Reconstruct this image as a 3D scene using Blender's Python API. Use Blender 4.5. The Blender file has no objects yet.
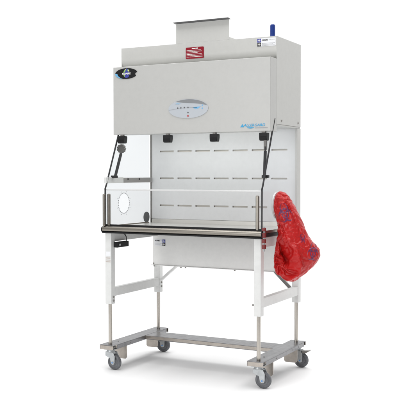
import bpy, bmesh, math, random
from mathutils import Vector, Matrix, noise
from mathutils.bvhtree import BVHTree
R = math.radians
random.seed(4)
S = bpy.context.scene
COL = S.collection
ZOFF = 282.0                                   # all builders work in millimetres; the floor is z = -282

def W(x, y, z):
    return Vector((x / 1000.0, y / 1000.0, (z + ZOFF) / 1000.0))

# ------------------------------------------------------------------ camera
cd = bpy.data.cameras.new('camera')
cam = bpy.data.objects.new('camera', cd); COL.objects.link(cam)
cam.location = W(3068.44, -5834.49, 1276.07)
cam.rotation_euler = (R(90) - 0.0304, 0, 0.478784)
cd.sensor_width = 36; cd.lens = 838.92 / 400 * 36
cd.clip_start = 0.05; cd.clip_end = 200
S.camera = cam

# ------------------------------------------------------------------ world: a bright white studio backdrop, dimmer room behind the camera
w = bpy.data.worlds.new('World'); S.world = w; w.use_nodes = True
nt = w.node_tree; nt.nodes.clear()
out = nt.nodes.new('ShaderNodeOutputWorld'); bg = nt.nodes.new('ShaderNodeBackground')
tc = nt.nodes.new('ShaderNodeTexCoord'); sep = nt.nodes.new('ShaderNodeSeparateXYZ'); rmp = nt.nodes.new('ShaderNodeValToRGB')
ma = nt.nodes.new('ShaderNodeMath'); ma.operation = 'MULTIPLY_ADD'; ma.inputs[1].default_value = 0.5; ma.inputs[2].default_value = 0.5
nt.links.new(tc.outputs['Generated'], sep.inputs[0]); nt.links.new(sep.outputs['Y'], ma.inputs[0])
nt.links.new(ma.outputs[0], rmp.inputs[0]); nt.links.new(rmp.outputs[0], bg.inputs[0]); nt.links.new(bg.outputs[0], out.inputs[0])
rmp.color_ramp.elements[0].position = 0.60; rmp.color_ramp.elements[0].color = (.36, .36, .36, 1)
rmp.color_ramp.elements[1].position = 0.80; rmp.color_ramp.elements[1].color = (1, 1, 1, 1)
bg.inputs[1].default_value = 1.06

# ------------------------------------------------------------------ studio lamps
def area(name, loc, target, size, size_y, power, col=(1, 1, 1)):
    l = bpy.data.lights.new(name, 'AREA'); l.shape = 'RECTANGLE'; l.size = size; l.size_y = size_y; l.energy = power; l.color = col
    o = bpy.data.objects.new(name, l); COL.objects.link(o); o.location = loc
    o.rotation_euler = (Vector(target) - Vector(loc)).to_track_quat('-Z', 'Y').to_euler()
    return o
area('overhead_softbox', (0.3, 0.3, 6.5), (0.3, 0.3, 0), 8, 8, 690)
area('key_softbox', (-0.5, -6.2, 2.3), (0, 0, 1.2), 3.2, 2.8, 150)

S.view_settings.view_transform = 'Standard'; S.view_settings.look = 'None'
S.view_settings.exposure = 0; S.view_settings.gamma = 1

# ------------------------------------------------------------------ materials
def mat(name, col, rough=.5, metal=0, coat=0, bump=0, bscale=300, stretch=None, vary=0, spec=.5, wave=0, grime=0):
    m = bpy.data.materials.new(name); m.use_nodes = True
    n = m.node_tree; b = n.nodes['Principled BSDF']
    b.inputs['Base Color'].default_value = (*col, 1); b.inputs['Roughness'].default_value = rough
    b.inputs['Metallic'].default_value = metal; b.inputs['Coat Weight'].default_value = coat
    b.inputs['Specular IOR Level'].default_value = spec
    if bump or vary:
        t = n.nodes.new('ShaderNodeTexCoord'); mp = n.nodes.new('ShaderNodeMapping'); nz = n.nodes.new('ShaderNodeTexNoise')
        nz.inputs['Scale'].default_value = bscale; nz.inputs['Detail'].default_value = 4
        n.links.new(t.outputs['Object'], mp.inputs[0]); n.links.new(mp.outputs[0], nz.inputs['Vector'])
        if stretch: mp.inputs['Scale'].default_value = stretch
        if bump:
            bp = n.nodes.new('ShaderNodeBump'); bp.inputs['Strength'].default_value = bump; bp.inputs['Distance'].default_value = .002
            n.links.new(nz.outputs['Fac'], bp.inputs['Height']); n.links.new(bp.outputs[0], b.inputs['Normal'])
        if vary:
            mr = n.nodes.new('ShaderNodeMapRange'); mr.inputs[1].default_value = .3; mr.inputs[2].default_value = .7
            mr.inputs[3].default_value = rough - vary; mr.inputs[4].default_value = rough + vary
            n.links.new(nz.outputs['Fac'], mr.inputs[0]); n.links.new(mr.outputs[0], b.inputs['Roughness'])
    if wave or grime:
        t2 = n.nodes.new('ShaderNodeTexCoord')
    if wave:                                    # sheet metal is never quite flat
        nz2 = n.nodes.new('ShaderNodeTexNoise'); nz2.inputs['Scale'].default_value = 2.2; nz2.inputs['Detail'].default_value = 1
        bp2 = n.nodes.new('ShaderNodeBump'); bp2.inputs['Strength'].default_value = 1; bp2.inputs['Distance'].default_value = wave
        n.links.new(t2.outputs['Object'], nz2.inputs['Vector']); n.links.new(nz2.outputs['Fac'], bp2.inputs['Height'])
        old = b.inputs['Normal'].links[0].from_node if b.inputs['Normal'].links else None
        if old: n.links.new(bp2.outputs[0], old.inputs['Normal'])
        else: n.links.new(bp2.outputs[0], b.inputs['Normal'])
    if grime:                                   # scuffs and handling marks
        nz3 = n.nodes.new('ShaderNodeTexNoise'); nz3.inputs['Scale'].default_value = 24; nz3.inputs['Detail'].default_value = 8; nz3.inputs['Roughness'].default_value = .7
        cr3 = n.nodes.new('ShaderNodeValToRGB'); e0, e1 = cr3.color_ramp.elements
        e0.position = .42; e1.position = .66; e0.color = (*col, 1); e1.color = (*[c_ * (1 - grime) for c_ in col], 1)
        if grime < 0: e1.color = (*[min(1, c_ * (1 - grime)) for c_ in col], 1)
        n.links.new(t2.outputs['Object'], nz3.inputs['Vector']); n.links.new(nz3.outputs['Fac'], cr3.inputs[0]); n.links.new(cr3.outputs[0], b.inputs['Base Color'])
    return m
M = {}
M['head'] = mat('powder_coat_grey', (.52, .52, .50), .42, bump=.05, bscale=500, wave=.004, grime=.035)
M['panel'] = mat('front_panel_coat', (.47, .47, .455), .36, bump=.05, bscale=500, wave=.004, grime=.03)
M['cover'] = mat('powder_coat_pale_grey', (.80, .80, .785), .42, bump=.05, bscale=500, wave=.004, grime=.04)
M['leg'] = mat('powder_coat_white', (.68, .685, .675), .4, bump=.05, bscale=500, grime=.06)
M['inner'] = mat('interior_enamel', (.68, .69, .70), .25, bump=.03, bscale=300, wave=.004, grime=.035)
M['plenum'] = mat('plenum_sheet', (.72, .69, .63), .5, bump=.02)
M['ledge'] = mat('ledge_steel', (.66, .65, .62), .33, metal=.35, vary=.05, bscale=8, stretch=(.4, 5, 5))
M['steel'] = mat('brushed_stainless', (.46, .43, .39), .27, metal=1, bscale=5, stretch=(3, 3, .3), vary=.03)
M['steelx'] = mat('brushed_stainless_bar', (.27, .25, .22), .36, metal=1, bscale=5, stretch=(.4, 8, 8), vary=.04)
M['bar'] = mat('base_bar_stainless', (.25, .25, .258), .34, metal=1, bscale=6, stretch=(6, .5, 6), vary=.05, wave=.0015, grime=.22)
M['bracket'] = mat('bracket_stainless', (.45, .41, .37), .38, metal=1, bscale=8, stretch=(1, 1, 4), vary=.05, grime=.15)
M['black'] = mat('black_plastic', (.010, .010, .011), .5, bump=.05, bscale=900, spec=.25)
M['blackrod'] = mat('black_rod', (.018, .018, .02), .3, bump=.02)
M['greymetal'] = mat('cast_grey_metal', (.27, .26, .245), .45, metal=.7, bump=.2, bscale=200)
M['metal_shade'] = mat('dark_metal_and_shade', (.13, .125, .12), .45, metal=.5, bump=.1, bscale=200)  # dark metal; also paints shade on the right brace and in bar ends
M['railgrey'] = mat('rail_grey_steel', (.33, .32, .31), .4, metal=.4, bscale=8, stretch=(4, .4, 4), vary=.05)
M['zinc'] = mat('zinc_fork', (.50, .52, .53), .42, metal=.55, bump=.06, bscale=150, vary=.06, grime=.2)
M['tyre'] = mat('grey_rubber', (.085, .088, .095), .55, bump=.15, bscale=250, grime=-.9)
M['hub'] = mat('grey_hub', (.15, .155, .165), .5, bump=.1, bscale=250)
M['bluecap'] = mat('blue_cap', (.10, .28, .62), .4, bump=.02)
M['blue'] = mat('blue_knob_plastic', (.010, .034, .20), .35, bump=.04, bscale=400, spec=.3)
M['white_ink'] = mat('white_ink', (.82, .82, .80), .5, bump=.01)
M['pink_ink'] = mat('pale_brown_ink', (.50, .43, .39), .5, bump=.01)
M['label'] = mat('label_paper', (.78, .79, .81), .45, bump=.02)
M['label_red'] = mat('label_red', (.26, .008, .02), .5, bump=.02, spec=.15)
M['badge'] = mat('badge_black', (.012, .012, .013), .4, bump=.02, spec=.2)
M['oval'] = mat('oval_film', (.46, .49, .525), .22, bump=.01)
M['swoosh'] = mat('oval_grey', (.22, .23, .24), .25, bump=.01)
M['ink_black'] = mat('ink_black', (.02, .02, .022), .5, bump=.01)
M['button'] = mat('button_rubber', (.09, .095, .10), .45, bump=.02)
M['ink_grey'] = mat('ink_grey', (.33, .34, .36), .5, bump=.01)
M['ink_navy'] = mat('ink_navy', (.035, .045, .30), .45, bump=.01)
M['ink_cyan'] = mat('ink_cyan', (.02, .30, .55), .4, bump=.01)
M['ink_sky'] = mat('ink_sky', (.14, .42, .70), .4, bump=.01)
M['ink_green'] = mat('ink_green', (.28, .48, .12), .4, bump=.01)
M['ink_yellow'] = mat('ink_yellow', (.62, .60, .22), .4, bump=.01)
M['ink_red'] = mat('ink_red', (.45, .03, .03), .4, bump=.01)
M['lip'] = mat('dark_lip_shade', (.10, .10, .105), .5, bump=.03)  # dark grey paints in the shade under the collar lip
M['plug'] = mat('dark_plug', (.10, .105, .11), .5, bump=.05)
M['clip_red'] = mat('red_clip', (.16, .014, .014), .4, bump=.05)
M['ring'] = mat('ring_plastic', (.62, .62, .62), .25, bump=.02)
M['floor'] = mat('studio_floor', (.88, .88, .88), .6, bump=.01, bscale=40, spec=.2)
M['biohazard'] = mat('biohazard_ink', (.13, .022, .085), .35, bump=.1, bscale=120)

def glass(name, tint, diff, shine=1):
    m = bpy.data.materials.new(name); m.use_nodes = True; n = m.node_tree; n.nodes.clear()
    o = n.nodes.new('ShaderNodeOutputMaterial'); tr = n.nodes.new('ShaderNodeBsdfTransparent'); gl = n.nodes.new('ShaderNodeBsdfGlossy')
    df = n.nodes.new('ShaderNodeBsdfDiffuse'); lw = n.nodes.new('ShaderNodeLayerWeight'); pw = n.nodes.new('ShaderNodeMath'); fr = n.nodes.new('ShaderNodeMath'); m1 = n.nodes.new('ShaderNodeMixShader'); m2 = n.nodes.new('ShaderNodeMixShader')
    tr.inputs[0].default_value = (*tint, 1); gl.inputs['Roughness'].default_value = .02; df.inputs[0].default_value = (.8, .81, .82, 1)
    lw.inputs['Blend'].default_value = .5; pw.operation = 'POWER'; pw.inputs[1].default_value = 5; fr.operation = 'MULTIPLY_ADD'; fr.inputs[1].default_value = .6 * shine; fr.inputs[2].default_value = .022 * shine
    n.links.new(lw.outputs['Facing'], pw.inputs[0]); n.links.new(pw.outputs[0], fr.inputs[0]); m2.inputs[0].default_value = diff
    n.links.new(tr.outputs[0], m2.inputs[1]); n.links.new(df.outputs[0], m2.inputs[2])
    n.links.new(fr.outputs[0], m1.inputs[0]); n.links.new(m2.outputs[0], m1.inputs[1]); n.links.new(gl.outputs[0], m1.inputs[2])
    n.links.new(m1.outputs[0], o.inputs[0])
    return m
M['glass'] = glass('clear_glass', (.985, .99, .99), .004)
M['glass_side'] = glass('side_glass', (.97, .978, .985), .04, .3)
M['frost'] = glass('white_film_glass', (.97, .98, .985), .26)

def lamp_mat():
    m = mat('lamp_diffuser', (.85, .85, .85), .4, bump=.01)
    b = m.node_tree.nodes['Principled BSDF']; b.inputs['Emission Color'].default_value = (1, 1, .98, 1); b.inputs['Emission Strength'].default_value = 7.5
    return m
M['lamp'] = lamp_mat()

def bag_mat():
    m = mat('red_bag_film', (.45, .010, .010), .30, bump=.5, bscale=28, spec=.35)
    n = m.node_tree; b = n.nodes['Principled BSDF']
    b.inputs['Subsurface Weight'].default_value = .15; b.inputs['Subsurface Radius'].default_value = (.02, .004, .004)
    nz = next(x for x in n.nodes if x.type == 'TEX_NOISE'); nz.inputs['Detail'].default_value = 6; nz.inputs['Distortion'].default_value = 1.2
    bpn = next(x for x in n.nodes if x.type == 'BUMP'); bpn.inputs['Distance'].default_value = .004
    return m
M['bag'] = bag_mat()

# ------------------------------------------------------------------ geometry helpers
class B:
    def __init__(s): s.bm = bmesh.new()
    def v(s, p): return s.bm.verts.new(W(*p))
    def face(s, pts):
        return s.bm.faces.new([s.v(p) for p in pts])
    def box(s, x0, x1, y0, y1, z0, z1):
        c = [s.v((x, y, z)) for z in (z0, z1) for y in (y0, y1) for x in (x0, x1)]
        for f in ((0, 2, 3, 1), (4, 5, 7, 6), (0, 1, 5, 4), (2, 6, 7, 3), (0, 4, 6, 2), (1, 3, 7, 5)):
            s.bm.faces.new([c[i] for i in f])
        return s
    def prism(s, poly, ax, a0, a1):
        """poly: 2-D outline in the two axes other than ax, extruded from a0 to a1"""
        def mk(p, a):
            return {'x': (a, p[0], p[1]), 'y': (p[0], a, p[1]), 'z': (p[0], p[1], a)}[ax]
        lo = [s.v(mk(p, a0)) for p in poly]; hi = [s.v(mk(p, a1)) for p in poly]
        n = len(poly)
        s.bm.faces.new(lo[::-1]); s.bm.faces.new(hi)
        for i in range(n): s.bm.faces.new((lo[i], lo[(i + 1) % n], hi[(i + 1) % n], hi[i]))
        return s
    def cyl(s, p0, p1, r0, r1=None, n=24):
        r1 = r0 if r1 is None else r1
        p0, p1 = Vector(p0), Vector(p1); d = (p1 - p0).normalized()
        a = d.orthogonal().normalized(); b = d.cross(a)
        A = []; Bv = []
        for i in range(n):
            t = 2 * math.pi * i / n; q = a * math.cos(t) + b * math.sin(t)
            A.append(s.v(p0 + q * r0)); Bv.append(s.v(p1 + q * r1))
        s.bm.faces.new(A[::-1]); s.bm.faces.new(Bv)
        for i in range(n): s.bm.faces.new((A[i], A[(i + 1) % n], Bv[(i + 1) % n], Bv[i]))
        return s
    def tube(s, pts, r, n=12):
        pts = [Vector(p) for p in pts]; rings = []; up = None
        for i, p in enumerate(pts):
            d = ((pts[min(i + 1, len(pts) - 1)] - pts[i]).normalized() + (pts[i] - pts[max(i - 1, 0)]).normalized()).normalized()
            if up is None: up = d.orthogonal().normalized()
            a = (up - d * up.dot(d)).normalized(); up = a; b = d.cross(a)
            rings.append([s.v(p + (a * math.cos(2 * math.pi * k / n) + b * math.sin(2 * math.pi * k / n)) * r) for k in range(n)])
        for q in range(len(rings) - 1):
            for k in range(n): s.bm.faces.new((rings[q][k], rings[q][(k + 1) % n], rings[q + 1][(k + 1) % n], rings[q + 1][k]))
        s.bm.faces.new(rings[0][::-1]); s.bm.faces.new(rings[-1])
        return s
    def lathe(s, c, axis, prof, n=40, close=False):
        """prof: (along axis, radius) pairs"""
        c = Vector(c); d = Vector(axis).normalized(); a = d.orthogonal().normalized(); b = d.cross(a); rings = []
        for h, r in prof:
            rings.append([s.v(c + d * h + (a * math.cos(2 * math.pi * k / n) + b * math.sin(2 * math.pi * k / n)) * r) for k in range(n)])
        for q in range(len(rings) - (0 if close else 1)):
            r2 = rings[(q + 1) % len(rings)]
            for k in range(n): s.bm.faces.new((rings[q][k], rings[q][(k + 1) % n], r2[(k + 1) % n], r2[k]))
        if not close:
            s.bm.faces.new(rings[0][::-1]); s.bm.faces.new(rings[-1])
        return s
    def build(s, name, m, parent=None, bevel=0, seg=2, ang=35, label=None):
        bmesh.ops.recalc_face_normals(s.bm, faces=s.bm.faces)
        base = Vector((0, 0, 0))
        p = parent
        while p is not None: base += p.location; p = p.parent
        for v in s.bm.verts: v.co -= base
        me = bpy.data.meshes.new(name); s.bm.to_mesh(me); s.bm.free()
        for pl in me.polygons: pl.use_smooth = True
        me.set_sharp_from_angle(angle=R(ang))
        me.materials.append(M[m] if isinstance(m, str) else m)
        o = bpy.data.objects.new(name, me); COL.objects.link(o); o.parent = parent
        if bevel:
            md = o.modifiers.new('edge_round', 'BEVEL'); md.width = bevel / 1000; md.segments = seg; md.limit_method = 'ANGLE'; md.angle_limit = R(40)
            md.harden_normals = True
        if label: o['label'] = label
        return o

def root(name, loc, label, cat, group=None):
    o = bpy.data.objects.new(name, None); COL.objects.link(o); o.location = W(*loc); o.empty_display_size = .2
    o['label'] = label; o['category'] = cat
    if group: o['group'] = group
    return o

def text(name, body, m, parent, x, z, y, size, width=None, shear=0, align='CENTER', thick=.6, bold=0):
    """lettering standing on a plane facing -Y; size and positions in mm"""
    cu = bpy.data.curves.new(name, 'FONT'); cu.body = body; cu.size = size / 1000; cu.align_x = align; cu.align_y = 'CENTER'
    cu.extrude = thick / 1000; cu.shear = shear; cu.offset = bold / 1000
    t = bpy.data.objects.new(name + '_curve', cu); COL.objects.link(t)
    dg = bpy.context.evaluated_depsgraph_get(); dg.update()
    me = bpy.data.meshes.new_from_object(t.evaluated_get(dg))
    bpy.data.objects.remove(t); bpy.data.curves.remove(cu)
    xs = [v.co.x for v in me.vertices]; sx = 1
    if width: sx = width / 1000 / (max(xs) - min(xs))
    base = Vector((0, 0, 0)); p = parent
    while p is not None: base += p.location; p = p.parent
    c = W(x, y, z)
    for v in me.vertices: v.co = Vector((v.co.x * sx + c.x, c.y - v.co.z, v.co.y + c.z)) - base
    me.materials.clear(); me.materials.append(M[m])
    o = bpy.data.objects.new(name, me); COL.objects.link(o); o.parent = parent
    return o

def ell(cx, cz, a, b, n=64, t0=0, t1=2 * math.pi, rot=0):
    o = []
    for i in range(n):
        t = t0 + (t1 - t0) * i / (n if abs(t1 - t0 - 2 * math.pi) < 1e-6 else n - 1)
        x, z = a * math.cos(t), b * math.sin(t)
        o.append((cx + x * math.cos(rot) - z * math.sin(rot), cz + x * math.sin(rot) + z * math.cos(rot)))
    return o

# ------------------------------------------------------------------ setting
fl = B(); fl.box(-3300, 3300, -3000, 2600, -300, -282)
f = fl.build('floor', 'floor'); f['kind'] = 'structure'

# ================================================================== BIOSAFETY CABINET
cab = root('biosafety_cabinet', (0, 100, 817), 'tall pale grey biosafety cabinet with slotted back wall, standing on the wheeled stand', 'safety cabinet')
X = 685
# upper housing, its face rolling back above the front panel
prof = [(2, 1654), (503, 1654), (503, 2307), (0, 2307), (0, 2215)]
for i in range(1, 9):
    t = i / 8 * math.pi / 2
    prof.append((55 - 55 * math.cos(t), 2215 - 70 * math.sin(t)))
prof += [(55, 2125), (2, 2125)]
house = B(); house.prism(prof, 'x', -X + 3.2, X - 3.2)
house = house.build('housing', 'head', cab)
for x_ in (-X, X - 3):
    hs = B(); hs.box(x_, x_ + 3, -.6, 503.5, 1653.6, 2307.6); hs.build('housing_side', 'head', house, bevel=1.2)
for y, z in ((95, 1683), (445, 1684)):
    g = B(); g.cyl((X, y, z), (X + 5, y, z), 9, 7, n=16); g.build('panel_screw', 'greymetal', house)
lipb = B(); lipb.box(-X + 3, X - 3, 10, 498, 1640, 1653.5); lipb.build('bottom_flange', 'head', house, bevel=2)
fp = B(); fp.box(-X, X, -123, -1, 1596, 2139)
fp = fp.build('front_panel', 'panel', cab, bevel=3, seg=3)

# exhaust collar on the roof
ec = B(); ec.box(-173, 290, 0, 4, 2308, 2462)
ec = ec.build('exhaust_collar', 'head', cab, bevel=1)
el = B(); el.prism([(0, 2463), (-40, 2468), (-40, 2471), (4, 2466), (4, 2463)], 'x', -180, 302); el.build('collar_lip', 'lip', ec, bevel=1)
el = B(); el.box(284, 290, 4.5, 190, 2308, 2330); el.build('collar_foot', 'head', ec, bevel=1)

# blue post
bp_ = B(); bp_.lathe((633, 42, 2308), (0, 0, 1), [(0, 20), (6, 20), (8, 18.5), (84, 18.5), (92, 16), (95, 10)], n=32)
bp_.build('beacon', 'blue', cab)

# ---- badges and lettering
FY = -123.4
ov = B(); ov.prism(ell(2, 1783, 174, 74, 96), 'y', FY - 4, FY)
ov = ov.build('control_panel', 'oval', cab, bevel=1.5)
sw = B()
top = [(2 + 172 * math.cos(t), 1783 + 72 * math.sin(t)) for t in [math.pi * (.10 + .62 * i / 30) for i in range(31)]]
low = []
for i in range(31):
    t = i / 30; x = top[-1][0] + (top[0][0] - top[-1][0]) * t
    z = top[-1][1] + (top[0][1] - top[-1][1]) * t + 3 * math.sin(math.pi * t) - 2 * math.sin(2 * math.pi * t)
    low.append((x, z))
sw.prism(top + low[1:-1], 'y', FY - 5, FY - 4.2); sw.build('swoosh', 'swoosh', ov)
ln = B()
pl = [(-168 + 250 * i / 24, 1775 + 15 * math.sin(i / 24 * 2.2) + 2) for i in range(25)]
ln.prism(pl + [(x, z - 2.4) for x, z in pl[::-1]], 'y', FY - 5, FY - 4.2); ln.build('arc_line', 'ink_grey', ov)
for x, z in ((-88, 1790), (-60, 1791), (-30, 1792), (2, 1792), (2, 1753)):
    bt = B(); bt.prism(ell(x, z, 5.5, 5.5, 20), 'y', FY - 6, FY - 4.2); bt.build('button', 'button', ov)
rl = B(); rl.prism(ell(2, 1727, 6.5, 6.5, 20), 'y', FY - 6, FY - 4.2); rl.build('alarm_light', 'ink_red', ov)
for o_ in ([(44, 1790), (62, 1794), (112, 1796), (100, 1788), (88, 1781), (60, 1781)], ell(126, 1805, 6, 5, 16), ell(126, 1782, 6, 5, 16), [(-112, 1821), (-96, 1826), (-62, 1823), (-78, 1819)]):
    bw = B(); bw.prism(o_, 'y', FY - 5, FY - 4.2); bw.build('blue_mark', 'ink_sky', ov)

lb = B(); 
e = ell(-560, 2083, 105, 43, 72)
notch = []
for x, z in e:
    if x > -480 and -20 < z - 2083 < 6: x = min(x, -478 + 10 * abs((z - 2083 + 7) / 13))
    notch.append((x, z))
lb.prism(notch, 'y', FY - 3, FY); lb = lb.build('maker_badge', 'badge', cab, bevel=.8)
cr = B(); o1 = ell(-560, 2083, 104, 42, 20, R(175), R(238)); i1 = ell(-538, 2083, 104, 46, 20, R(180), R(240))
cr.prism(o1 + i1[::-1], 'y', FY - 4, FY - 3.2); cr.build('sky_crescent', 'ink_sky', lb)
for z_, a_, b_ in ((2098, 26, 24), (2066, 24, 17)):
    em = B(); em.prism(ell(-556, z_, a_, b_, 32), 'y', FY - 4 - (z_ < 2080) * .4, FY - 3.2); em.build('emblem', 'ink_navy', lb)
for e_ in (ell(-574, 2102, 16, 6, 24, rot=.95), ell(-538, 2106, 11, 7, 24, rot=-.8), ell(-577, 2068, 5, 10, 20, rot=.5)):
    eg = B(); eg.prism(e_, 'y', FY - 5, FY - 4.6); eg.build('emblem_leaf', 'ink_green', lb)
for e_ in ([(-572, 2112), (-556, 2123), (-564, 2110)], [(-538, 2112), (-526, 2100), (-542, 2102)]):
    ey = B(); ey.prism(e_, 'y', FY - 5.6, FY - 5.2); ey.build('emblem_ray', 'ink_yellow', lb)
text('lettering', 'NUAIRE', 'white_ink', lb, -556, 2081, FY - 6, 20, width=78, bold=.4)

text('product_lettering', 'ALLERGARD', 'ink_cyan', cab, 556, 1641, FY - .3, 27, width=176, shear=.25, bold=.5)
pm = B(); pm.prism([(442, 1628), (462, 1652), (474, 1628)], 'y', FY - 1.2, FY - .2); pm.build('product_triangle', 'ink_cyan', cab)
pm = B()
a = [(495 + 62 * i / 12, 1626 - 9 * math.sin(i / 12 * math.pi)) for i in range(13)]
pm.prism(a + [(x, 1626) for x, z in a[::-1][1:-1]], 'y', FY - 1.2, FY - .2); pm.build('product_swoosh', 'ink_cyan', cab)

def dashes(b, x0, x1, z, h, y):
    x = x0
    while x < x1 - 2:
        wd = random.uniform(2.5, 9); b.box(x, min(x + wd, x1), y - .8, y - .2, z - h / 2, z + h / 2); x += wd + 1.5
ps = B(); dashes(ps, 560, 664, 1621, 5, FY); ps.build('product_subtitle', 'ink_grey', cab)
wl = B()
rc = []
for cx_, cz_, a0_ in ((66, 2264, 0), (-77, 2264, 90), (-77, 2191, 180), (66, 2191, 270)): rc += [(cx_ + 8 * math.cos(R(a0_ + 15 * i)), cz_ + 8 * math.sin(R(a0_ + 15 * i))) for i in range(7)]
wl.prism(rc, 'y', -3.2, -.4); wl = wl.build('warning_label', 'label_red', cab, bevel=.6)
t = B()
dashes(t, -30, 24, 2262, 8, -3.4)
for z, x1 in ((2248, 50), (2238, 58), (2228, 20), (2217, 56), (2207, 62), (2197, 66)): dashes(t, -76, x1, z, 3.4, -3.4)
t.build('label_text', 'white_ink', wl)

def maker_label(x0, x1, z0, z1, y, flip):
    l = B(); l.box(x0, x1, y - 1.6, y - .4, z0, z1); l = l.build('serial_label', 'label', cab, bevel=.4)
    wd = (x1 - x0); sq = (z1 - z0) * .5
    sx = x0 + 1 if not flip else x1 - sq - 1
    n = B(); n.box(sx, sx + sq, y - 2.4, y - 1.8, z0 + sq + 1, z1 - 1); n.build('label_mark', 'ink_navy', l)
    n = B(); n.box(sx, sx + sq, y - 2.4, y - 1.8, z0 + 1, z0 + sq - 1); n.build('label_square', 'ink_black', l)
    n = B()
    for zc in (z0 + sq * .5, z0 + sq * 1.5):
        n.box(sx + sq * .42, sx + sq * .58, y - 3.2, y - 2.6, zc - sq * .36, zc + sq * .36); n.box(sx + sq * .15, sx + sq * .85, y - 3.9, y - 3.3, zc - sq * .06, zc + sq * .06)
    n.build('label_cross', 'white_ink', l)
    tx = x0 + sq + 8 if not flip else x0 + 6
    text('lettering', 'NUAIRE', 'ink_black', l, tx + 24, z1 - sq * .45, y - 2.2, 15, width=46, bold=.5)
    n = B(); lim = x1 - 6 if not flip else sx - 6
    for k in range(3): dashes(n, tx, lim - (k % 2) * 14, z0 + 6 + k * 8, 2.2, y - 1.8)
    n.build('label_text', 'ink_grey', l)
    n = B(); dashes(n, tx + 56, lim, z1 - sq * .4, 2.2, y - 1.8); n.build('label_code', 'ink_grey', l)
maker_label(526, 676, 2237, 2297, 0, False)

# ---- interior: slotted back wall built with real openings and a plenum behind it
SY = 473
xs = [-597 + 174 * k for k in range(7)]; sl = 137
zs = (1475, 1243, 1009); hh = 7
xe = [-X + 4]; 
for x in xs: xe += [x, x + sl]
xe.append(X - 20)
ze = [892]
for z in sorted(zs): ze += [z - hh, z + hh]
ze.append(1652)
bwm = B()
for layer in (SY, SY + 3):
    for i in range(len(xe) - 1):
        for j in range(len(ze) - 1):
            if i % 2 == 1 and j % 2 == 1: continue
            bwm.face([(xe[i], layer, ze[j]), (xe[i + 1], layer, ze[j]), (xe[i + 1], layer, ze[j + 1]), (xe[i], layer, ze[j + 1])])
for i in range(1, len(xe) - 1, 2):
    for j in range(1, len(ze) - 1, 2):
        x0, x1, z0, z1 = xe[i], xe[i + 1], ze[j], ze[j + 1]
        for q in (((x0, z0), (x1, z0)), ((x1, z0), (x1, z1)), ((x1, z1), (x0, z1)), ((x0, z1), (x0, z0))):
            bwm.face([(q[0][0], SY, q[0][1]), (q[1][0], SY, q[1][1]), (q[1][0], SY + 3, q[1][1]), (q[0][0], SY + 3, q[0][1])])
bmesh.ops.remove_doubles(bwm.bm, verts=bwm.bm.verts, dist=1e-5)
bk = bwm.build('back_wall', 'inner', cab)
pn = B(); pn.box(-X + 4, X - 22, 489.5, 503, 842, 1639); pn.build('plenum_sheet', 'plenum', cab)
lg = B(); lg.box(-X + 8, X - 20, 466, 488, 846, 890); lg.build('rear_ledge', 'ledge', cab, bevel=1)
# rear corner posts
for s in (-1, 1):
    p = B()
    if s > 0: p.box(X - 19, X, 432, 505, 818, 1639)
    else: p.box(-X, -X + 3.5, 455, 505, 818, 1639)
    p.build('corner_post', 'head' if s > 0 else 'greymetal', cab, bevel=1.5)
# light strip under the housing
ls = B(); ls.box(-590, 580, 60, 130, 1618, 1639); ls.build('light_strip', 'lamp', cab, bevel=4)

# ---- sides of glass; the sash leans forward
def sash_y(z): return -30 + (z - 1690) * (-262 + 30) / (1165 - 1690)  if z > 1165 else -262
def side(x0, x1, name, z0=868):
    s = B(); s.prism([(-250, z0), (430, z0), (430, 1639), (-8, 1639), (-22, 1690), (-35, 1690), (sash_y(1165) + 12, 1165)], 'x', x0, x1)
    return s.build(name, 'glass_side', cab)
sgl = side(-X + 1, -X + 6, 'side_window')
sgr = side(X - 7, X - 2, 'side_window')
# white film covering the lower left side window, with its round port
def port(y, z, r, n=48): return [(y + r * math.cos(2 * math.pi * i / n), z + r * math.sin(2 * math.pi * i / n)) for i in range(n)]
PY, PZ, PR = 14, 1040, 84
film = B()
sq = [(-248, 870), (450, 870), (450, 1150), (-248, 1150)]
inner = port(PY, PZ, PR, 64); N = 64
outer = []
for i in range(N):
    a_ = 2 * math.pi * i / N; dx, dz = math.cos(a_), math.sin(a_)
    tt = min([((450 - PY) / dx if dx > 0 else (-248 - PY) / dx) if abs(dx) > 1e-6 else 1e9, ((1150 - PZ) / dz if dz > 0 else (870 - PZ) / dz) if abs(dz) > 1e-6 else 1e9])
    outer.append((PY + dx * tt, PZ + dz * tt))
for i in range(N):
    j = (i + 1) % N
    film.face([(-677, *inner[i]), (-677, *inner[j]), (-677, *outer[j]), (-677, *outer[i])])
film = film.build('side_film', 'frost', sgl)
rg = B()
for i in range(36):
    a0, a1 = 2 * math.pi * i / 36, 2 * math.pi * (i + .55) / 36
    rg.prism([(PY + r_ * math.cos(t_), PZ + r_ * math.sin(t_)) for r_, t_ in ((PR - 3, a0), (PR - 3, a1), (PR + 2, a1), (PR + 2, a0))], 'x', -676, -673)
for i in range(8):
    a0 = 2 * math.pi * (i + .5) / 8; c = (PY + (PR + 16) * math.cos(a0), PZ + (PR + 16) * math.sin(a0))
    rg.prism(port(*c, 2.5, 10), 'x', -676, -672)
rg.build('port_ring_marks', 'ink_grey', sgl)
pg = B(); pg.prism(port(370, 910, 46, 40), 'x', -676, -668); pg.build('access_plug', 'plug', cab, bevel=2)
# rail on the left side
r1 = B(); r1.box(-683, -662, -266, -8, 1206, 1254); r1 = r1.build('side_rail', 'leg', cab, bevel=3, label='white front half of the side rail')
r2 = B(); r2.box(-678, -664, -7, 452, 1208, 1250); r2 = r2.build('side_rail', 'railgrey', cab, bevel=2)
for y in (60, 240):
    sc = B(); sc.cyl((-664, y, 1238), (-660, y, 1238), 7, n=14); sc.build('rail_screw', 'black', r2)

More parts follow.
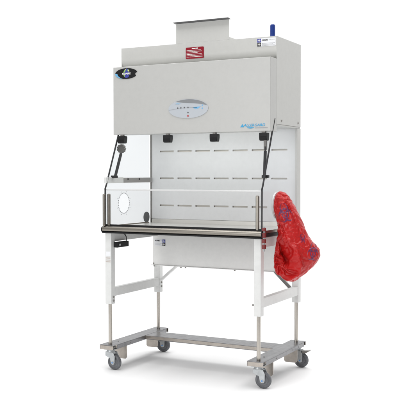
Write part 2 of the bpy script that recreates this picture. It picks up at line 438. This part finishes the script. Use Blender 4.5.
# ---- sash glass and its rails
sh = B(); sh.prism([(sash_y(1690), 1690), (sash_y(1690) + 6, 1690), (sash_y(1160) + 6, 1160), (sash_y(1160), 1160)], 'x', -X + 2, X - 2)
sh = sh.build('sash', 'glass', cab)
se = B(); se.box(-X + 4, X - 4, -265, -254, 1150, 1161); se.build('sash_edge', 'ring', sh, bevel=2)
for s in (-1, 1):
    x = 682 if s > 0 else -668
    t = B(); t.tube([(x, sash_y(1690) - 4, 1692), (x, sash_y(1400) - 4, 1400), (x, sash_y(1190) - 4, 1190), (x, -270, 1165), (x, -270, 1140), (x, -272, 852)], 6.5)
    t.build('sash_rail', 'blackrod', cab)
for x in (-608, -185, 224, 633):
    h = B(); h.prism([(-128, 1585), (-66, 1585), (-66, 1560), (-76, 1526), (-122, 1526), (-128, 1552)], 'x', x - 38, x + 22)
    h = h.build('sash_latch', 'black', cab, bevel=6, seg=3)
    k = B(); k.prism([(-133, 1583), (-129, 1583), (-129, 1560), (-137, 1555)], 'x', x - 28, x + 30); k.build('latch_lip', 'black', h, bevel=1.5)
    k = B(); k.box(x - 18, x + 6, -112, -86, 1585.5, 1600); k.build('latch_stem', 'greymetal', h, bevel=1)
# gas struts
for s in (-1, 1):
    if s > 0: a_, b_ = Vector((638, -100, 1525)), Vector((668, -190, 1262))
    else: a_, b_ = Vector((-626, -66, 1525)), Vector((-640, -168, 1258))
    d_ = b_ - a_
    st = B(); st.tube([a_ + d_ * .30, b_], 12 if s > 0 else 12); st.tube([a_ + d_ * .1, a_ + d_ * .32], 7)
    st = st.build('gas_strut', 'blackrod', cab)
    cl = B(); q = a_ + d_ * .12; cl.box(q.x - 11, q.x + 11, q.y - 10, q.y + 10, q.z - 34, q.z + (44 if s > 0 else 26))
    if s < 0:
        for i in range(9):
            t_ = 2 * math.pi * i / 9; cl.cyl((q.x - 4 + 26 * math.cos(t_), q.y - 26, q.z - 8 + 26 * math.sin(t_)), (q.x - 4 + 26 * math.cos(t_), q.y + 8, q.z - 8 + 26 * math.sin(t_)), 10, n=10)
        cl.cyl((q.x - 4, q.y - 22, q.z - 8), (q.x - 4, q.y + 8, q.z - 8), 27, n=24)
    cl.build('strut_clevis', 'metal_shade', st, bevel=2)
    br = B(); br.box(b_.x - (18 if s > 0 else 34), b_.x + (34 if s > 0 else 18), b_.y - 14, b_.y + 14, b_.z - 10, b_.z + 10); br.build('strut_bracket', 'black', st, bevel=3)

# ---- work surface, armrest tube, posts
ws = B(); ws.box(-X + 2, X - 2, -262, 470, 846, 858); ws.build('work_surface', 'ledge', cab, bevel=1.5)
tr = B(); tr.box(-X - 4, X + 4, -268, 505, 820, 844); tr.build('edge_trim', 'black', cab, bevel=3)
gk = B(); gk.box(-X + 4, X - 4, -254, -235, 859, 880); gk.build('front_gasket', 'black', cab, bevel=3)
for x_ in (X - 6, -X - 2):
    sd = B(); sd.box(x_, x_ + 8, -240, 430, 846, 867); sd.build('side_sill', 'steelx', cab, bevel=1)
rl_ = B(); rl_.cyl((-X, -276, 845), (X + 2, -276, 845), 21, n=40); rl_ = rl_.build('armrest_tube', 'steelx', cab, bevel=3)
for x_, l_ in ((-X - 6, 5.6), (X + 2.4, 4.6)):
    cp = B(); cp.cyl((x_, -276, 841), (x_ + l_, -276, 841), 24, n=32); cp.build('armrest_cap', 'black', rl_, bevel=2)
cp = B(); cp.box(-X, X, -292, -256, 812, 823); cp.build('armrest_bracket', 'black', rl_, bevel=2)
for x0, x1, y0 in ((-X + 5, -X + 27, -296), (-X + 27, -X + 52, -262), (624, 650, -256)):
    p = B(); p.box(x0, x1, y0, y0 + 22, 866, 1124); p.build('sash_post', 'steelx', cab, bevel=9, seg=5)

# ---- right-hand bag port
rr = B(); rr.lathe((X + 2, -2, 1044), (1, 0, 0), [(0, 90), (0, 102), (7, 104), (12, 102), (12, 94), (8, 90)], n=56, close=True)
rr.build('bag_port_ring', 'ring', cab)
# red clip chain at the front corner
CX = 700
st_ = B(); st_.cyl((CX, -270, 722), (CX, -270, 898), 7, n=14); st_ = st_.build('clip_rod', 'zinc', cab)
zz = 893
for h in (34, 44, 38, 40):
    ch = B(); ch.box(CX - 13, CX + 13, -286, -258, zz - h + 8, zz); ch = ch.build('hose_clip', 'clip_red', st_, bevel=5); zz -= h + 2

# ---- cover panel below the work surface
lc = B(); lc.box(-673, 640, 478, 488, 489, 817); lc.box(-690, 655, 466, 488, 483, 488)
lc = lc.build('lower_cover', 'cover', cab, bevel=1.5)
for x in (-655, -390, -345, 120, 360):
    sc = B(); sc.cyl((x, 472, 482.5), (x, 472, 474), 7, n=12); sc.build('cover_screw', 'greymetal', lc)
sc = B(); sc.cyl((-665, 477.5, 500), (-665, 474, 500), 6, n=12); sc.build('cover_screw', 'greymetal', lc)
maker_label(-655, -545, 655, 712, 477, True)

# ================================================================== STAND
stand = root('wheeled_stand', (0, 140, -282), 'white legged steel stand on four grey casters carrying the safety cabinet', 'stand')
LX = {-1: (-673, -617), 1: (617, 673)}
BX = {-1: (-705, -579), 1: (579, 705)}
LY = ((-265, -209), (498, 554))
for s in (-1, 1):
    x0, x1 = LX[s]
    for (y0, y1) in LY:
        l = B(); l.box(x0, x1, y0, y1, 244, 817); l = l.build('leg', 'leg', stand, bevel=4)
        p = B(); xc, yc = (x0 + x1) / 2, (y0 + y1) / 2; p.cyl((xc, yc, -77), (xc, yc, 243), 15, n=28); p.build('inner_post', 'steel', stand)
        if s < 0:
            for z in ((300, 270) if y0 < 0 else (330, 296)):
                b = B(); b.cyl((x1, yc + 4, z), (x1 + 6, yc + 4, z), 8, n=14); b.build('leg_bolt', 'greymetal', l)
        elif y0 < 0:
            b = B(); b.cyl((x0 - 14, yc - 20, 325), (x0, yc - 20, 325), 6, n=14); b.build('leg_bolt', 'greymetal', l)
        if s < 0 and y0 < 0:
            k = B(); k.box(x0 + 6, x1 - 6, y0 - 1, y0 - .3, 628, 664); k.build('leg_sticker', 'label', l)
            k = B(); dashes(k, x0 + 5, x1 - 5, 612, 7, y0 - .2); dashes(k, x0 + 5, x1 - 5, 596, 5, y0 - .2); dashes(k, x0 + 5, x1 - 5, 582, 6, y0 - .2); k.build('sticker_text', 'pink_ink', l)
    r = B(); r.box(x0 + 4, x1 - 4, -208.5, 497.5, 742, 816); r.build('top_rail', 'leg', stand, bevel=3)
    r = B(); r.box(x0 + 8, x1 - 4, -208.5, 497.5, 303, 372); r.build('side_rail', 'leg', stand, bevel=3)
    # diagonal braces at the back legs; the right one's underside shade is painted dark
    d = B()
    xa, xb = (x1 + 4, x1 + 170) if s < 0 else (x0 - 4, x0 - 150)
    dx = 14 if s < 0 else -14
    d.prism([(xa, 362), (xa + dx, 346), (xb + dx, 486), (xb, 498)], 'y', 490, 518); d.build('brace', 'leg' if s < 0 else 'metal_shade', stand, bevel=2)
    # base bar: a folded channel with notched corners
    bx0, bx1 = BX[s]
    cnl = B()
    cnl.box(bx0, bx1, -299, 587, -82, -78)
    cnl.box(bx0, bx0 + 4, -299, 587, -114, -82.2)
    cnl.box(bx1 - 4, bx1, -238, 548, -114, -82.2)
    cnl = cnl.build('base_bar', 'bar', stand, bevel=1.2)
    for y_, cut in ((-299, .2), (583, .2)):
        ec_ = B(); ec_.box(bx0 + 4.2, bx1 - cut, y_, y_ + 4, -114, -82.4); ec_.build('end_cap', 'bracket', cnl, bevel=1)
    for y0_, y1_ in ((-294.5, -240), (550, 582.5)):
        cbk = B(); cbk.box(bx0 + 20, bx1 - 22, y0_, y1_, -113, -83); cbk.build('hollow_shade_fill', 'metal_shade', cnl, bevel=3)  # added dark filler, paints the shade inside the hollow bar end
    bolts = [((bx1 - 34, y, -97), (bx1 - 9, y, -97), 9) for y in (-270, -246, 545, 568)] + [((bx1, y, -98), (bx1 + 2, y, -98), 5) for y in (-40, 300, 430)] + [((bx0 + 60, -120, -78), (bx0 + 60, -120, -75), 6)]
    for p0, p1, r_ in bolts:
        bo = B(); bo.cyl(p0, p1, r_, n=16); bo.build('bar_bolt', 'greymetal', cnl)
    for y in (-95, 405):
        k = B(); c = 12
        k.prism([(bx0 + 8, -115), (bx1 - 6, -115), (bx1 - 6, -222 + c), (bx1 - 6 - c, -222), (bx0 + 8 + c, -222), (bx0 + 8, -222 + c)], 'y', y, y + 12)
        k.build('foot_bracket', 'bracket', stand, bevel=2)
cb = B(); cb.box(-578.5, 578.5, 196, 392, -104, -79); cb.box(-578.5, 578.5, 196, 200, -112, -104.2); cb.build('cross_bar', 'bar', stand, bevel=2)
cbe = B(); cbe.box(-578.4, 578.4, 192, 195.6, -106, -81); cbe.build('cross_bar_edge', 'bracket', stand, bevel=1)

def caster(xp, yp, rot, brake):
    """swivel at (xp, yp); the wheel trails 38 mm along rot"""
    ca, sa = math.cos(rot), math.sin(rot)
    def P(a, b, z): return (xp + a * ca - b * sa, yp + a * sa + b * ca, z)
    r = 61; zc = -282 + r; tr_ = 38
    fk = B()
    # top plate and swivel
    q = [fk.v(P(a, b, z)) for z in (-121, -115) for a, b in ((-46, -44), (46, -44), (46, 44), (-46, 44))]
    for f_ in ((0, 3, 2, 1), (4, 5, 6, 7), (0, 1, 5, 4), (1, 2, 6, 5), (2, 3, 7, 6), (3, 0, 4, 7)): fk.bm.faces.new([q[i] for i in f_])
    fk.cyl(P(0, 0, -140), P(0, 0, -121.5), 36, 30, n=28)
    for sgn in (-1, 1):
        b0, b1 = sgn * 25, sgn * 29
        o = [(-34, -139), (40, -139), (58, -170), (tr_ + 19, zc), (tr_ + 13, zc - 13), (tr_, zc - 18), (tr_ - 13, zc - 13), (tr_ - 19, zc), (tr_ - 26, -190), (-34, -172)]
        lo = [fk.v(P(a, b0, z)) for a, z in o]; hi = [fk.v(P(a, b1, z)) for a, z in o]
        fk.bm.faces.new(lo); fk.bm.faces.new(hi[::-1])
        for i in range(len(o)): fk.bm.faces.new((lo[i], lo[(i + 1) % len(o)], hi[(i + 1) % len(o)], hi[i]))
    q = [fk.v(P(a, b, z)) for z in (-145, -140.2) for a, b in ((-34, -29), (44, -29), (44, 29), (-34, 29))]
    for f_ in ((0, 3, 2, 1), (4, 5, 6, 7), (0, 1, 5, 4), (1, 2, 6, 5), (2, 3, 7, 6), (3, 0, 4, 7)): fk.bm.faces.new([q[i] for i in f_])
    fork = fk.build('caster', 'zinc', stand, bevel=1.5)
    ax = Vector((-sa, ca, 0)); c = Vector(P(tr_, 0, zc))
    t = B(); t.lathe(c, ax, [(-15, r - 20), (-17, r - 13), (-15, r - 5), (-9, r - 1), (0, r), (9, r - 1), (15, r - 5), (17, r - 13), (15, r - 20)], n=56, close=True)
    t.build('tyre', 'tyre', fork, ang=50)
    h = B(); h.lathe(c, ax, [(-16, 10), (-17, 24), (-11, 27), (-11, 35), (-15, 40.6), (0, 40.8), (15, 40.6), (11, 35), (11, 27), (17, 24), (16, 10)], n=48, close=True)
    h.build('hub', 'hub', fork)
    k = B(); k.cyl(c - ax * 34, c + ax * 34, 9, n=20); k.build('axle', 'zinc', fork)
    k = B(); k.cyl(c - ax * 36.5, c - ax * 34.2, 6, n=18); k.build('axle_cap', 'bluecap', fork)
    if brake:
        k = B()
        o = [(46, -142), (60, -146), (112, -136), (108, -146), (84, -160), (56, -166)]
        lo = [k.v(P(a, -24, z)) for a, z in o]; hi = [k.v(P(a, 24, z)) for a, z in o]
        k.bm.faces.new(lo); k.bm.faces.new(hi[::-1])
        for i in range(len(o)): k.bm.faces.new((lo[i], lo[(i + 1) % len(o)], hi[(i + 1) % len(o)], hi[i]))
        k.build('brake_pedal', 'greymetal', fork, bevel=2)
caster(-642, -235, R(-4), False)
caster(644, -235, R(3), False)
caster(-636, 528, R(8), False)
caster(652, 528, R(-3), True)

# height switch box under the left front corner
sb = B(); sb.box(-616, -580, -228, -60, 694, 738); sb = sb.build('height_switch', 'black', stand, bevel=4)
k = B(); k.cyl((-579.5, -198, 716), (-575, -198, 716), 9, n=18); k.build('switch_button', 'zinc', sb)
k = B(); k.tube([(-596, -120, 802), (-590, -100, 790), (-594, -78, 770), (-598, -70, 740)], 4); k.build('switch_cable', 'black', sb)

# ================================================================== RED BAG
# ---
# The film is first shaped as a full bag (stacked ovals from the port ring down to the gathered end),
# then let go slack as cloth for a moment so that it crumples.
PR_R = Vector((.8876, .4606, 0)); PR_F = Vector((-.4606, .8876, 0)); PR_U = Vector((.0, .0, 1.0))
BAG_O = Vector((760, -30, 850))                                      # millimetres, like everything else
def bag_pt(a, h, d):                                                 # along the front-right face, height, depth
    return BAG_O + PR_R * a + PR_U * h + PR_F * d
# left edge, right edge, height, centre depth, half depth
OVALS = [(-48, -4, 300, -11, 16), (-59, 23, 282, -3, 46), (-66, 45, 252, 0, 70), (-69, 68, 207, 1, 84), (-69, 94, 163, -3, 90), (-62, 118, 119, -6, 94), (-55, 137, 74, -11, 97), (-46, 150, 30, -15, 99), (-50, 174, -21, -21, 101), (-61, 206, -73, -27, 104), (-70, 258, -117, -32, 106), (-76, 271, -161, -35, 106), (-79, 254, -205, -36, 102), (-75, 217, -250, -36, 95), (-56, 177, -287, -33, 82), (-15, 134, -324, -30, 60), (26, 90, -354, -29, 30)]
bm = bmesh.new(); rings = []; N = 72
for a0, a1, h, dc, dh in OVALS:
    ring = []
    for i in range(N):
        t = 2 * math.pi * i / N
        cx = math.copysign(abs(math.cos(t)) ** .85, math.cos(t)); cy = math.copysign(abs(math.sin(t)) ** .85, math.sin(t))
        ring.append(bm.verts.new(bag_pt((a0 + a1) / 2 + (a1 - a0) / 2 * cx, h, dc + dh * cy) / 1000))
    rings.append(ring)
for q in range(len(rings) - 1):
    for i in range(N): bm.faces.new((rings[q][i], rings[q][(i + 1) % N], rings[q + 1][(i + 1) % N], rings[q + 1][i]))
bm.faces.new(rings[0]); bm.faces.new(rings[-1][::-1])
neck = [[bm.verts.new(Vector((x, -2 + r * math.cos(2 * math.pi * i / 48), 1044 + r * math.sin(2 * math.pi * i / 48))) / 1000) for i in range(48)] for x, r in ((697, 99), (732, 95), (790, 60))]
for p, q in ((0, 1), (1, 2)):
    for i in range(48): bm.faces.new((neck[p][i], neck[p][(i + 1) % 48], neck[q][(i + 1) % 48], neck[q][i]))
bm.faces.new(neck[0][::-1]); bm.faces.new(neck[2])
bmesh.ops.recalc_face_normals(bm, faces=bm.faces)
me = bpy.data.meshes.new('bag_shape'); bm.to_mesh(me); bm.free()
def baked(mesh, *mods):
    t = bpy.data.objects.new('bag_shape', mesh); COL.objects.link(t)
    for kind, kw in mods:
        m_ = t.modifiers.new(kind, kind)
        for k_, v_ in kw.items(): setattr(m_, k_, v_)
    g_ = bpy.context.evaluated_depsgraph_get(); g_.update()
    r_ = bpy.data.meshes.new_from_object(t.evaluated_get(g_)); bpy.data.objects.remove(t); return r_
me = baked(me, ('REMESH', dict(mode='VOXEL', voxel_size=.009)), ('SMOOTH', dict(iterations=6, factor=.5)))

def flat(p):                                                         # face coordinates of a point, in millimetres
    r = p * 1000 - BAG_O; return r.dot(PR_R), r.z
def gap(a, h, line):
    best = 1e9
    for (x0, y0), (x1, y1) in zip(line[:-1], line[1:]):
        dx, dy = x1 - x0, y1 - y0; t = max(0, min(1, ((a - x0) * dx + (h - y0) * dy) / (dx * dx + dy * dy)))
        best = min(best, math.hypot(a - x0 - t * dx, h - y0 - t * dy))
    return best
LINES = [[(-47, 49), (-17, -24), (34, -98), (78, -171), (93, -244), (63, -310), (12, -339)], [(-61, 20), (-32, -54), (5, -119), (41, -171)], [(34, 217), (85, 122), (129, 12), (173, -83)], [(12, 217), (56, 122), (100, 12), (144, -90)]]
PIT = (-1, -202)
nrm = [v.normal.copy() for v in me.vertices]
for v, nn in zip(me.vertices, nrm):
    a, h = flat(v.co); front = min(1, max(0, -nn.dot(PR_F)) * 1.6); dz = 0
    dz += 75 * math.exp(-(math.hypot((a - PIT[0]) / 66, (h - PIT[1]) / 98) ** 3))        # the gathered end sinks in
    dz -= 52 * math.exp(-(gap(a, h, LINES[0]) / 21) ** 2)                              # the flap folded round it
    if a < PIT[0] + 45: dz += 42 * math.exp(-((gap(a, h, LINES[1]) - 28) / 16) ** 2)
    dz -= 12 * math.exp(-(gap(a, h, LINES[2]) / 16.3) ** 2); dz += 9 * math.exp(-(gap(a, h, LINES[3]) / 13.4) ** 2)
    rr = math.hypot(a - PIT[0] - 7, h - PIT[1] + 7); th = math.atan2(-(h - PIT[1] + 7), a - PIT[0] - 7)
    if rr < 126: dz += 9 * math.sin(11 * th + rr * .067 + 2 * noise.noise((a * .027, h * .027, 0))) * math.exp(-((rr - 59) / 44.5) ** 2) * (1 if a < PIT[0] + 67 else .3)
    v.co += PR_F * (dz * front / 1000)
slack = bpy.data.objects.new('bag_shape', me); COL.objects.link(slack)
hold = slack.vertex_groups.new(name='hold'); taut = slack.vertex_groups.new(name='taut')
for v in me.vertices:
    a, h = flat(v.co)
    e = PIT[0] - 15 + max(0, PIT[1] + 163 - h) * .45 if h > PIT[1] - 30 else PIT[0] + 74
    k = 1 / (1 + math.exp(-max(-300, min(300, (a - e) / 14.8))))
    if h > PIT[1] + 252: k = max(k, .55)
    k = max(0, min(1, k + .35 * noise.noise((a * .02, h * .02, 3))))
    taut.add([v.index], k, 'REPLACE'); hold.add([v.index], 1.0 if v.co.x < .715 else .08 + .2 * k, 'REPLACE')
cm = slack.modifiers.new('cloth', 'CLOTH'); cs = cm.settings
cs.quality = 6; cs.mass = .12; cs.tension_stiffness = 25; cs.compression_stiffness = 25; cs.shear_stiffness = 10; cs.bending_stiffness = .3
cs.vertex_group_shrink = 'taut'; cs.shrink_min = -.35; cs.shrink_max = -.045; cs.vertex_group_mass = 'hold'; cs.pin_stiffness = 1
cs.use_pressure = True; cs.uniform_pressure_force = 1.2; cs.pressure_factor = 1; cs.air_damping = 5; cs.effector_weights.gravity = .05
cm.collision_settings.use_self_collision = True; cm.collision_settings.self_distance_min = .003; cm.collision_settings.collision_quality = 3
S.frame_start = 1; S.frame_end = 60; cm.point_cache.frame_end = 60
for fr in range(1, 23): S.frame_set(fr)
g_ = bpy.context.evaluated_depsgraph_get(); me = bpy.data.meshes.new_from_object(slack.evaluated_get(g_)); bpy.data.objects.remove(slack)
S.frame_set(1)
bag_at = W(760, -20, 488)
me = baked(me, ('SUBSURF', dict(levels=1, render_levels=1))); me.name = 'waste_bag'
for v in me.vertices: v.co = v.co + Vector((0, 0, ZOFF / 1000)) - bag_at
for p in me.polygons: p.use_smooth = True
me.materials.clear(); me.materials.append(M['bag'])
bag = bpy.data.objects.new('waste_bag', me); COL.objects.link(bag); bag.location = bag_at
bag['label'] = 'crumpled red biohazard waste bag hanging from the round side port of the cabinet'; bag['category'] = 'waste bag'
tree = BVHTree.FromPolygons([v.co.copy() for v in me.vertices], [tuple(p.vertices) for p in me.polygons])

# biohazard prints: the trefoil laid on the film
def trefoil(x, y):
    r = math.hypot(x, y)
    if r < 3: return False
    for k in range(3):
        a = math.pi / 2 + k * 2 * math.pi / 3; cx, cy = math.cos(a), math.sin(a)
        al, pe = x * cx + y * cy, abs(-x * cy + y * cx)
        if math.hypot(x - 11 * cx, y - 11 * cy) < 15 and not math.hypot(x - 15 * cx, y - 15 * cy) < 10.5:
            if al > 18 and pe < 2: continue
            if al > 0 and pe < .55 * al + 30:
                # only this blade's own third, and the narrow stems
                if not any(math.hypot(x - 15 * math.cos(b), y - 15 * math.sin(b)) < 10.5 for b in (a + 2 * math.pi / 3, a - 2 * math.pi / 3)): return True
    if 10 < r < 13.5:
        for k in range(3):
            a = math.pi / 2 + k * 2 * math.pi / 3
            if math.hypot(x - 15 * math.cos(a), y - 15 * math.sin(a)) < 9.5: return True
    return False
def trefoil_print(origin, hw, hh, rot, lean=0, keep=lambda x, y: True):
    o = W(*origin) - bag_at; n = 84; L = 30.0; bm = bmesh.new(); cache = {}
    def vert(i, j):
        if (i, j) in cache: return cache[(i, j)]
        x, y = (i / n * 2 - 1) * hw, (j / n * 2 - 1) * hh; x += lean * y
        u = x * math.cos(rot) - y * math.sin(rot); v = x * math.sin(rot) + y * math.cos(rot)
        st = o + PR_R * (u / 1000) + Vector((0, 0, v / 1000)) - PR_F * .5
        h = tree.ray_cast(st, PR_F)
        r = bm.verts.new(h[0] + h[1] * .0007) if h[0] is not None else None
        cache[(i, j)] = r; return r
    for i in range(n):
        for j in range(n):
            x, y = ((i + .5) / n * 2 - 1) * L, ((j + .5) / n * 2 - 1) * L
            if not trefoil(x, y - 3) or not keep(x, y): continue
            q = [vert(i, j), vert(i + 1, j), vert(i + 1, j + 1), vert(i, j + 1)]
            if None in q or max((a.co - b.co).length for a in q for b in q) > .02: continue
            bm.faces.new(q)
    mm = bpy.data.meshes.new('biohazard_print'); bm.to_mesh(mm); bm.free()
    for p in mm.polygons: p.use_smooth = True
    mm.materials.append(M['biohazard'])
    ob = bpy.data.objects.new('biohazard_print', mm); COL.objects.link(ob); ob.parent = bag
trefoil_print((799, -105, 982), 60, 90, R(14))
trefoil_print((893, -56, 797), 42, 50, R(-30), keep=lambda x, y: x + y > 2 or y < -17)
trefoil_print((974, -14, 699), 52, 84, R(-8))
